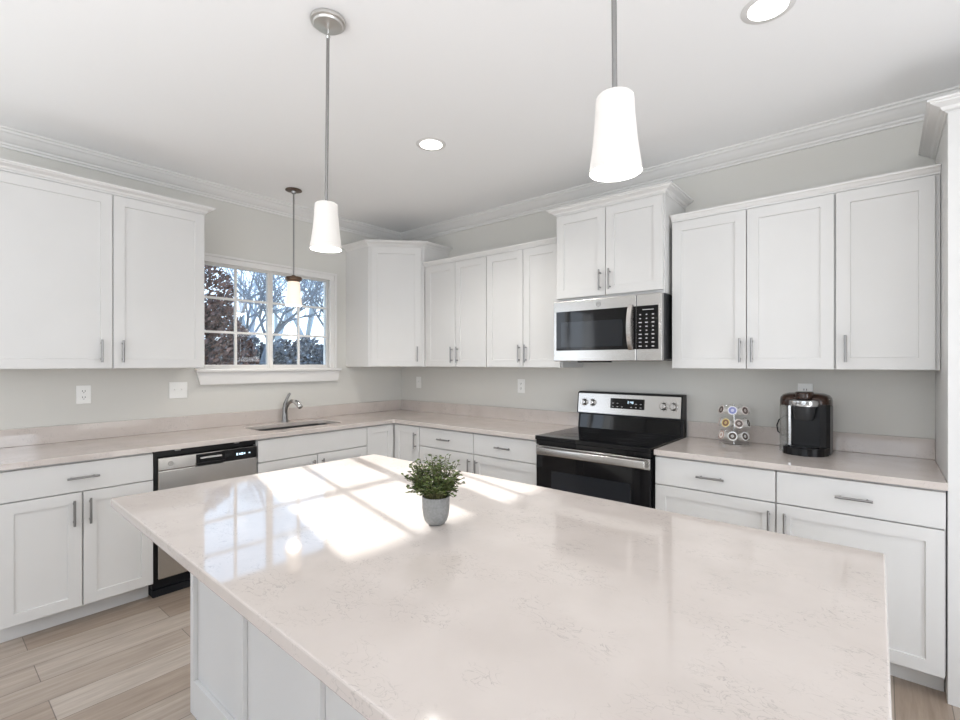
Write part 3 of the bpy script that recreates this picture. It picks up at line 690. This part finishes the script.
wall_plate(FB, 3.575, 1.228, 0.074, 'white power outlet partly hidden behind the coffee maker', 'outlet')

# ------------------------------------------------------------------ kitchen island
IX0, IX1, IY1 = 1.800, 3.930, -1.754
isl = thing('kitchen_island', 'large white panelled island with a cream quartz top in the foreground', 'island', (2.86, -2.2, 0))
BX0, BX1, BY0, BY1 = 1.830, 3.892, -2.627, -1.800
obj('slab', lambda bm: plate(bm, [[(1.815, -1.754), (3.928, -1.752), (3.938, -2.962), (1.772, -2.904)]], 0.8825, 0.914, 0.004), M['quartz'], isl)
obj('body', lambda bm: box(bm, BX0, BX1, BY0, BY1, 0.0, 0.8822), M['white'], isl)
def frame_front(bm):
    y0, y1 = BY0-0.018, BY0-0.0004
    st = [(1.785, 1.815), (2.193, 2.255), (2.657, 2.731), (3.130, 3.204), (3.600, 3.892)]
    for a, b in st: box(bm, a, b, y0, y1, 0.0, 0.8822, 0.001)
    for (_, a), (b, _) in zip(st, st[1:]):
        box(bm, a, b, y0, y1, 0.825, 0.8822, 0.001); box(bm, a, b, y0, y1, 0.0, 0.137, 0.001)
obj('front_panelling', frame_front, M['white'], isl)
obj('end_panel', lambda bm: box(bm, 1.785, 1.8296, BY0, BY1-0.05, 0.0, 0.8822), M['white'], isl)
FI = lambda a, d, z: (a, BY1 + d, z)
for k in range(4):
    a0 = BX0 + 0.01 + k*(BX1-BX0-0.02)/4; a1 = a0 + (BX1-BX0-0.02)/4 - 0.006
    door(isl, FI, a0, a1, 0.12, 0.70, 0.021, a1-0.035 if k % 2 == 0 else a0+0.035, hz=0.60)
    drawer(isl, FI, a0, a1, 0.706, 0.865, 0.021)

# ------------------------------------------------------------------ potted plant on the island
px, py, pz = 2.876, -2.338, 0.9145
pl = thing('potted_plant', 'small leafy green plant in a grey concrete pot on the island', 'plant', (px, py, pz))
obj('pot', lambda bm: lathe(bm, [(0, 0), (0.020, 0), (0.027, 0.003), (0.034, 0.012), (0.0385, 0.026), (0.0415, 0.048), (0.0425, 0.084), (0.0410, 0.0855), (0.0385, 0.084), (0.0375, 0.060), (0, 0.058)], (px, py, pz), 40), M['concrete'], pl, True)
obj('soil', lambda bm: lathe(bm, [(0, 0.078), (0.02, 0.079), (0.0375, 0.074), (0.0375, 0.070), (0, 0.070)], (px, py, pz), 24), M['soil'], pl, True)
stems = []
rs = random.Random(11)
for k in range(150):
    az = rs.uniform(0, 2*math.pi); ct = rs.uniform(-0.75, 1.0); st_ = math.sqrt(1-ct*ct); q = rs.uniform(0.62, 1.05)
    tip = Vector((px - 0.004 + 0.096*q*st_*math.cos(az), py - 0.003 + 0.096*q*st_*math.sin(az), pz + 0.140 + 0.070*q*ct))
    b = Vector((px + 0.028*st_*math.cos(az), py + 0.028*st_*math.sin(az), pz+0.076))
    mid = (b*0.55+tip*0.45) + Vector((0, 0, 0.030 if ct < 0.3 else 0.012))
    stems.append((b, mid, tip))
def bez(s, t): return s[0]*(1-t)**2 + s[1]*2*t*(1-t) + s[2]*t*t
obj('stems', lambda bm: [tube(bm, [bez(s, t) for t in (0, 0.3, 0.6, 1.0)], 0.0009, 5) for s in stems], M['stem'], pl)
def leaves(bm):
    r = random.Random(3)
    for s in stems:
        n = r.randint(9, 13)
        for i in range(n):
            t = 0.30 + 0.70*i/(n-1); c = bez(s, t)
            a = r.uniform(0, 2*math.pi); d = Vector((math.cos(a), math.sin(a), r.uniform(-0.2, 0.6))).normalized()
            L = r.uniform(0.0080, 0.0130); W = L*0.42
            sd = d.cross(Vector((r.uniform(-.4, .4), r.uniform(-.4, .4), 1))).normalized(); up = sd.cross(d)
            pts = [(0.0, 0), (0.3, 0.8), (0.62, 1.0), (0.88, 0.55), (1.05, 0)]
            base = c + d*0.001
            cl = [bm.verts.new(base + d*L*u + up*(-0.12*L*math.sin(u*3))) for u, _ in pts]
            lf = [bm.verts.new(base + d*L*u + sd*W*v + up*0.10*L) for u, v in pts[1:-1]]
            rt = [bm.verts.new(base + d*L*u - sd*W*v + up*0.10*L) for u, v in pts[1:-1]]
            for side in (lf, rt):
                bm.faces.new((cl[0], side[0], cl[1])); bm.faces.new((cl[1], side[0], side[1], cl[2])); bm.faces.new((cl[2], side[1], side[2], cl[3])); bm.faces.new((cl[3], side[2], cl[4]))
lf = obj('foliage', leaves, M['leaf'], pl)

# ------------------------------------------------------------------ coffee maker
kx, ky, kz = 3.597, -0.205, CZ1+0.0005
km = thing('coffee_maker', 'black single-serve coffee maker with brown top on the right counter', 'coffee maker', (kx, ky, kz))
# footprint half width .115; back -0.075, front -0.345
def kbody(bm):
    # rounded rear tower
    lp = [(kx-0.062, -0.075), (kx-0.085, -0.09), (kx-0.085, -0.235), (kx-0.060, -0.240)]
    lp = [(kx+0.112, -0.235), (kx+0.115, -0.10), (kx+0.095, -0.072), (kx-0.055, -0.072), (kx-0.070, -0.085), (kx-0.070, -0.235)]
    prism(bm, lp, kz+0.004, kz+0.275, 'z')
obj('body', kbody, M['black_plastic'], km)
obj('side_wing', lambda bm: prism(bm, [(kx+0.072, -0.2355), (kx+0.072, -0.300), (kx+0.098, -0.290), (kx+0.114, -0.262), (kx+0.114, -0.2355)], kz+0.045, kz+0.272, 'z'), M['black_plastic'], km)
def kbase(bm):
    lp = [(kx-0.085, -0.2355), (kx-0.098, -0.262)] + [(kx+0.100*math.sin(t), -0.262-0.086*math.cos(t)) for t in [-1.15+0.23*k for k in range(11)]] + [(kx+0.108, -0.255), (kx+0.108, -0.2355)]
    prism(bm, lp, kz, kz+0.040, 'z')
obj('base', kbase, M['black_plastic'], km)
def tray(bm):
    lp = [(kx-0.065, -0.240)] + [(kx+0.082*math.sin(t), -0.262-0.070*math.cos(t)) for t in [-1.0+0.2*k for k in range(11)]] + [(kx+0.068, -0.240)]
    prism(bm, lp, kz+0.0402, kz+0.046, 'z')
obj('drip_tray', tray, M['black_glass'], km)
tk = obj('water_tank', lambda bm: prism(bm, [(kx-0.112, -0.275), (kx-0.112, -0.100), (kx-0.098, -0.085), (kx-0.0715, -0.085), (kx-0.0715, -0.275), (kx-0.080, -0.285), (kx-0.102, -0.285)], kz+0.010, kz+0.262, 'z'), M['tank'], km)
obj('tank_strip', lambda bm: box(bm, kx-0.0705, kx-0.056, -0.292, -0.2355, kz+0.046, kz+0.265, 0.002), M['silver'], km)
# brown dome top
def dome(bm):
    secs = [(0.262, 1.0, 0.0), (0.285, 1.0, 0.0), (0.303, 0.97, 0.003), (0.316, 0.88, 0.010), (0.324, 0.72, 0.020), (0.327, 0.45, 0.03)]
    rings = []
    for z, s, _ in secs:
        rings.append([bm.verts.new((kx + 0.120*s*math.copysign(abs(math.cos(a))**0.6, math.cos(a)), -0.190 + 0.118*s*math.copysign(abs(math.sin(a))**0.75, math.sin(a)), kz+z)) for a in [2*math.pi*k/36 for k in range(36)]])
    for A, B in zip(rings, rings[1:]):
        for k in range(36): bm.faces.new((A[k], A[(k+1) % 36], B[(k+1) % 36], B[k]))
    bm.faces.new(rings[0][::-1]); bm.faces.new(rings[-1])
obj('lid', dome, M['brewer_brown'], km, True)
def khead(bm):
    lathe(bm, [(0, 0.186), (0.040, 0.186), (0.047, 0.196), (0.056, 0.262), (0, 0.262)], (kx+0.002, -0.285, kz), 28)
obj('brew_head', khead, M['brewer_grey'], km, True)
band = obj('silver_band', lambda bm: lathe(bm, [(0.040, 0.2622), (0.068, 0.2622), (0.070, 0.272), (0.068, 0.290), (0.060, 0.296), (0.040, 0.296)], (kx+0.002, -0.285, kz), 36, closed=True), M['silver'], km, True)
def hand(bm):
    lp = [(kx+0.002+0.047*math.cos(a)*(1 if abs(math.cos(a)) < 0.8 else 0.96), -0.275-0.066*math.sin(a)) for a in [math.pi*2*k/28 for k in range(28)]]
    prism(bm, lp, kz+0.2965, kz+0.338, 'z')
hd = obj('lift_handle', hand, M['brewer_brown'], km, True)
hd.modifiers.new('soft', 'BEVEL').width = 0.012; hd.modifiers['soft'].segments = 3; hd.modifiers['soft'].limit_method = 'ANGLE'
obj('buttons', lambda bm: [lathe(bm, [(0, 0), (0.0075, 0), (0.0065, 0.003), (0, 0.0035)], (kx+0.072+0.017*k, -0.277+0.014*k, kz+0.3035-0.0025*k), 14) for k in range(3)], M['silver'], km, True)
def word(name, body, size, loc, rot, m, parent):
    cu = bpy.data.curves.new(name, 'FONT'); cu.body = body; cu.size = size; cu.align_x = 'CENTER'; cu.align_y = 'CENTER'; cu.extrude = 0.0004
    tmp = bpy.data.objects.new(name, cu); C.objects.link(tmp); bpy.context.view_layer.update()
    me = bpy.data.meshes.new_from_object(tmp.evaluated_get(bpy.context.evaluated_depsgraph_get()))
    bpy.data.objects.remove(tmp); me.name = name; me.materials.clear(); me.materials.append(m)
    o = bpy.data.objects.new(name, me); C.objects.link(o); o.parent = parent; o.location = Vector(loc) - origin_of(parent); o.rotation_euler = rot
    return o
word('lettering', 'KEURIG', 0.017, (kx+0.002, -0.3555, kz+0.280), (math.pi/2, 0, 0), M['text_dark'], band)
cord = obj('power_cord', lambda bm: tube(bm, [(kx-0.095, -0.080, kz+0.075), (kx-0.125, -0.082, kz+0.070), (kx-0.148, -0.085, kz+0.090), (kx-0.153, -0.086, kz+0.125), (kx-0.143, -0.084, kz+0.158), (kx-0.122, -0.070, kz+0.178), (kx-0.095, -0.050, kz+0.19), (kx-0.02, -0.030, kz+0.22)], 0.0035, 8), M['black_plastic'], km, True)

# ------------------------------------------------------------------ pod carousel and pods
cx_, cy_, cz_ = 3.232, -0.165, CZ1+0.0005
cr = thing('pod_carousel', 'round chrome wire coffee pod carousel on the right counter beside the range', 'pod holder', (cx_, cy_, cz_))
obj('base', lambda bm: lathe(bm, [(0, 0.004), (0.066, 0.004), (0.078, 0.010), (0.082, 0.008), (0.080, 0.0), (0.060, 0.0), (0, 0.0)], (cx_, cy_, cz_), 40), M['chrome'], cr, True)
obj('post', lambda bm: tube(bm, [(cx_, cy_, cz_+0.0045), (cx_, cy_, cz_+0.245)], 0.005, 12), M['chrome'], cr, True)
TIERS = [(0.056, 0), (0.132, 0.42), (0.208, 0.0)]
POD = []
for tz, ph in TIERS:
    for k in range(7):
        a = ph + 2*math.pi*k/7 - math.pi/2 + 0.12
        POD.append((tz, a))
def ring_pts(c, u, v, r, n=18): return [c + u*r*math.cos(2*math.pi*k/n) + v*r*math.sin(2*math.pi*k/n) for k in range(n+1)]
def rackw(bm, tz0):
    for tz, a in POD:
        if tz != tz0: continue
        d = Vector((math.cos(a), math.sin(a), 0.28)).normalized(); u = Vector((-math.sin(a), math.cos(a), 0)); v = d.cross(u)
        c = Vector((cx_, cy_, cz_+tz)) + Vector((math.cos(a), math.sin(a), 0))*0.068 + d*0.010
        tube(bm, ring_pts(c, u, v, 0.0262), 0.0012, 5, cap=False)
        tube(bm, [Vector((cx_, cy_, cz_+tz-0.012)), c - v*0.0262], 0.0012, 5)
for tz, _ in TIERS: obj('wire_tier', lambda bm: rackw(bm, tz), M['chrome'], cr, True)
LIDS = [((0.78, 0.78, 0.76), (0.06, 0.04, 0.03)), ((0.35, 0.12, 0.05), (0.75, 0.72, 0.68)), ((0.83, 0.70, 0.28), (0.20, 0.10, 0.06)), ((0.74, 0.74, 0.78), (0.18, 0.20, 0.42)), ((0.70, 0.62, 0.58), (0.10, 0.07, 0.06))]
LNAMES = ['dark round print on a white lid', 'rust-brown lid', 'yellow lid', 'navy round print on a silvery lid', 'dark print on a beige lid']
lidm = []
for i, (a, b) in enumerate(LIDS): lidm.append((mat('pod_lid_paper_%s' % 'abcde'[i], a, 0.4), mat('pod_lid_print_%s' % 'abcde'[i], b, 0.45)))
TN = {0.056: 'bottom', 0.132: 'middle', 0.208: 'top'}
CH = {(0.056, 6): 1, (0.056, 0): 0, (0.056, 1): 0, (0.132, 6): 2, (0.132, 0): 4, (0.132, 1): 0, (0.208, 0): 3, (0.208, 6): 4, (0.208, 1): 4}
PLACE = {0: 'facing the room', 1: 'turned to the right', 2: 'on the right side', 3: 'at the back right', 4: 'at the back left', 5: 'on the left side', 6: 'turned to the left'}
for i, (tz, a) in enumerate(POD):
    k = i % 7; li = CH.get((tz, k), (i*3) % 5)
    if k in (3, 4): continue          # behind the post, nothing of them shows
    d = Vector((math.cos(a), math.sin(a), 0.28)).normalized(); u = Vector((-math.sin(a), math.cos(a), 0)); v = d.cross(u)
    c = Vector((cx_, cy_, cz_+tz)) + Vector((math.cos(a), math.sin(a), 0))*0.068 + d*0.0116
    mt = Matrix(((u.x, v.x, d.x, 0), (u.y, v.y, d.y, 0), (u.z, v.z, d.z, 0), (0, 0, 0, 1)))
    t = thing('coffee_pod', 'coffee pod with %s, %s, %s tier' % (LNAMES[li], PLACE[k], TN[tz]), 'coffee pod', c, 'coffee pods in the wire carousel')
    obj('cup', lambda bm: lathe(bm, [(0, -0.042), (0.0175, -0.042), (0.0185, -0.040), (0.0228, -0.001), (0.0258, -0.001), (0.0258, 0.0012), (0, 0.0012)], c, 24, mt), M['pod_white'], t, True)
    ld = obj('lid', lambda bm: lathe(bm, [(0, 0.0013), (0.0250, 0.0013), (0.0250, 0.0019), (0, 0.0019)], c, 24, mt), lidm[li][0], t)
    def pr(bm):
        lathe(bm, [(0.0085, 0.002), (0.0205, 0.002), (0.0205, 0.0023), (0.0085, 0.0023)], c, 20, mt, closed=True)
        for q in (-0.003, 0.003):
            V = lambda x, y: c + u*x + v*y + d*0.0022
            ww = 0.0065
            tube(bm, [V(-ww, q), V(ww, q)], 0.0014, 5)
    obj('print', pr, lidm[li][1], ld)

# ------------------------------------------------------------------ pendant lights over the island
def pendant(x, y, label, tilt):
    t = thing('pendant_light', label, 'pendant light', (x, y, CEIL), 'pendant lights with opal glass shades')
    Z = CEIL
    obj('canopy', lambda bm: lathe(bm, [(0, -0.0012), (0.066, -0.0012), (0.068, -0.006), (0.066, -0.014), (0.058, -0.017), (0.054, -0.024), (0.020, -0.029), (0.010, -0.034), (0, -0.036)], (x, y, Z), 40), M['satin'], t, True)
    obj('swivel', lambda bm: [tube(bm, [(x, y, Z-0.034), (x, y, Z-0.060)], 0.0035, 8), lathe(bm, [(0, -0.076), (0.006, -0.074), (0.010, -0.067), (0.006, -0.060), (0, -0.058)], (x, y, Z), 14)], M['chrome'], t, True)
    zt, zb = 2.034, 1.853
    obj('rod', lambda bm: tube(bm, [(x, y, Z-0.072), (x, y, zt-0.002)], 0.0062, 12), M['nickel'], t, True)
    obj('socket', lambda bm: lathe(bm, [(0, -0.001), (0.017, -0.001), (0.020, -0.010), (0.020, -0.050), (0, -0.052)], (x, y, zt), 20), M['satin'], t, True)
    prof = [(0.012, zt), (0.041, zt-0.001), (0.0455, zt-0.005), (0.0470, zt-0.014), (0.0485, zt-0.045), (0.0545, zt-0.11), (0.0650, zb+0.001), (0.0638, zb), (0.0620, zb+0.002), (0.0515, zt-0.11), (0.0450, zt-0.045), (0.0425, zt-0.018), (0.034, zt-0.006), (0.012, zt-0.004)]
    prof = [(r*0.935, z) for r, z in prof]
    obj('lamp_shade', lambda bm: lathe(bm, prof, (x, y, 0), 48, closed=True), M['shade'], t, True)
    obj('bulb', lambda bm: lathe(bm, [(0, -0.125), (0.012, -0.122), (0.022, -0.108), (0.024, -0.092), (0.014, -0.064), (0.012, -0.0525), (0, -0.0525)], (x, y, zt), 20), M['bulb'], t, True)
    light('pendant_lamp', 'POINT', (x, y, zb+0.01), 2.0, (1.0, 0.97, 0.93), shadow_soft_size=0.03)
    t.rotation_euler = tilt
    return t
pendant(2.252, -2.314, 'nickel rod pendant with white opal shade over the left end of the island', (-0.0062, 0.0075, 0))
pendant(3.437, -2.314, 'nickel rod pendant with white opal shade over the right end of the island', (0.0056, -0.0068, 0))
mx_, my_ = 0.404, -1.443
mp_ = thing('mini_pendant', 'small pendant with dark bronze collar hanging in front of the sink window', 'pendant light', (mx_, my_, CEIL), 'pendant lights with opal glass shades')
obj('canopy', lambda bm: lathe(bm, [(0, -0.0004), (0.060, -0.0004), (0.062, -0.006), (0.052, -0.008), (0.030, -0.010), (0, -0.012)], (mx_, my_, CEIL), 32), M['bronze'], mp_, True)
obj('adapter', lambda bm: lathe(bm, [(0, -0.0125), (0.020, -0.0125), (0.016, -0.028), (0.006, -0.034), (0.006, -0.05), (0, -0.05)], (mx_, my_, CEIL), 18), M['nickel'], mp_, True)
obj('rod', lambda bm: tube(bm, [(mx_, my_, CEIL-0.05), (mx_, my_, 2.085)], 0.006, 10), M['nickel'], mp_, True)
obj('collar', lambda bm: lathe(bm, [(0, 2.090), (0.012, 2.090), (0.020, 2.082), (0.060, 2.074), (0.064, 2.066), (0.062, 2.052), (0.045, 2.040), (0.030, 2.034), (0, 2.034)], (mx_, my_, 0), 32), M['bronze'], mp_, True)
obj('lamp_shade', lambda bm: lathe(bm, [(0.038, 2.040), (0.044, 2.036), (0.047, 2.01), (0.053, 1.93), (0.063, 1.853), (0.060, 1.853), (0.050, 1.93), (0.043, 2.01), (0.038, 2.03)], (mx_, my_, 0), 36, closed=True), M['shade_warm'], mp_, True)
obj('bulb', lambda bm: lathe(bm, [(0, 1.93), (0.014, 1.935), (0.022, 1.955), (0.018, 1.985), (0.012, 2.01), (0.012, 2.033), (0, 2.033)], (mx_, my_, 0), 20), M['bulb'], mp_, True)

light('mini_pendant_lamp', 'POINT', (mx_, my_, 1.87), 4.5, (1.0, 0.93, 0.84), shadow_soft_size=0.04)

# ------------------------------------------------------------------ recessed ceiling lights
def downlight(x, y, label, energy=10):
    t = thing('recessed_light', label, 'ceiling light', (x, y, CEIL), 'recessed ceiling lights')
    obj('trim_ring', lambda bm: lathe(bm, [(0.068, -0.0004), (0.092, -0.0004), (0.090, -0.002), (0.068, -0.0035)], (x, y, CEIL), 40, closed=True), M['trim'], t, True)
    obj('lens', lambda bm: lathe(bm, [(0, -0.0005), (0.0675, -0.0005), (0.0675, -0.0030), (0, -0.0030)], (x, y, CEIL), 36), M['downlight'], t)
    l = light('recessed_lamp', 'SPOT', (x, y, CEIL-0.02), energy, (1.0, 0.96, 0.9), spot_size=math.radians(140), spot_blend=0.8, shadow_soft_size=0.065)
    return t
downlight(1.787, -1.301, 'round recessed ceiling light between the two island pendants, further from the camera', 62)
downlight(3.589, -1.279, 'round recessed ceiling light cut by the top edge of the picture')

# ------------------------------------------------------------------ garden outside the window
struct('ground', lambda bm: box(bm, -60, -0.5, -30, 60, -0.7, -0.6), M['lawn'])
GZ_ = -0.6
def leaf_cloud(bm, blobs, n, size, seed):
    r = random.Random(seed)
    for i in range(n):
        c, rad = blobs[r.randrange(len(blobs))]
        while True:
            v = Vector((r.uniform(-1, 1), r.uniform(-1, 1), r.uniform(-1, 1)))
            if 0.15 < v.length < 1: break
        v = v.normalized() * v.length**0.5
        p = Vector(c) + Vector((v.x*rad[0], v.y*rad[1], v.z*rad[2]))
        d = Vector((r.gauss(0, 1), r.gauss(0, 1), r.gauss(0, 1))).normalized(); e = d.orthogonal().normalized(); s = size*r.uniform(0.6, 1.4)
        f = d.cross(e)
        bm.faces.new([bm.verts.new(p + e*s), bm.verts.new(p + f*s*0.55), bm.verts.new(p - e*s), bm.verts.new(p - f*s*0.55)])
rt = thing('russet_tree', 'bushy tree with dark russet leaves outside, filling the left window panes', 'tree', (-7.2, 0.75, GZ_))
obj('trunk', lambda bm: tube(bm, [(-7.2, 0.75, GZ_), (-7.15, 0.8, 1.0), (-7.2, 0.78, 2.6)], 0.1, 10, radii=[0.14, 0.10, 0.05]), M['bark_dark'], rt, True)
obj('foliage', lambda bm: leaf_cloud(bm, [((-7.2, 0.80, 1.5), (0.9, 0.80, 1.3)), ((-7.3, 0.62, 2.8), (0.85, 0.70, 0.85)), ((-7.0, 1.15, 1.2), (0.6, 0.55, 1.2)), ((-7.2, -0.1, 1.8), (0.7, 0.7, 1.6))], 9000, 0.055, 5), M['red_leaf'], rt)
def bare(bm, p, d, L, r, depth, rnd):
    q = p + d*L
    tube(bm, [p, (p+q)/2 + Vector((rnd.uniform(-1, 1), rnd.uniform(-1, 1), 0))*L*0.05, q], r, 5, cap=False, radii=[r, r*0.85, r*0.68])
    if depth == 0: return
    for k in range(rnd.choice((2, 3, 3))):
        nd = (d + Vector((rnd.gauss(0, 0.5), rnd.gauss(0, 0.5), rnd.gauss(0.1, 0.35)))).normalized()
        bare(bm, q, nd, L*rnd.uniform(0.62, 0.82), r*0.62, depth-1, rnd)
def bare_tree(x, y, h, seed, label, m=None, depth=6):
    t = thing('bare_tree', label, 'tree', (x, y, GZ_), 'leafless trees seen through the window')
    obj('branches', lambda bm: bare(bm, Vector((x, y, GZ_)), Vector((0, 0, 1)), h*0.3, h*0.025, depth, random.Random(seed)), m or M['bark'], t)
bare_tree(-10.5, 3.5, 5.4, 2, 'leafless grey tree outside, behind the left half of the right sash')
bare_tree(-12.5, 7.3, 5.6, 9, 'leafless grey tree outside, behind the right edge of the window')
bare_tree(-13.0, 4.4, 6.2, 14, 'tall leafless grey tree further back outside, behind the middle of the right sash')
hg = thing('hedge', 'blue-grey winter hedge outside, along the bottom panes of the right sash', 'hedge', (-15.2, 5.6, GZ_))
obj('foliage', lambda bm: leaf_cloud(bm, [((-15.2+0.25*math.sin(3*k), 2.3+0.75*k, GZ_+1.5), (0.9, 0.8, 1.55+0.2*math.sin(2.1*k))) for k in range(10)], 15000, 0.11, 31), M['hedge'], hg)
for k in range(5): obj('stem', lambda bm: tube(bm, [(-15.2, 2.6+1.4*k, GZ_), (-15.2, 2.65+1.4*k, GZ_+2.0)], 0.06, 6), M['bark'], hg)
for x, y, h, sd, lb in ((-18.5, 6.6, 8.0, 41, 'pale leafless tree further back, behind the left column of the right sash'), (-23.5, 12.6, 9.5, 42, 'pale leafless tree further back, behind the right column of the right sash'), (-31.0, 14.5, 11.0, 44, 'farthest pale leafless tree seen through the middle of the right sash')):
    bare_tree(x, y, h, sd, lb, M['bark_hazed'])
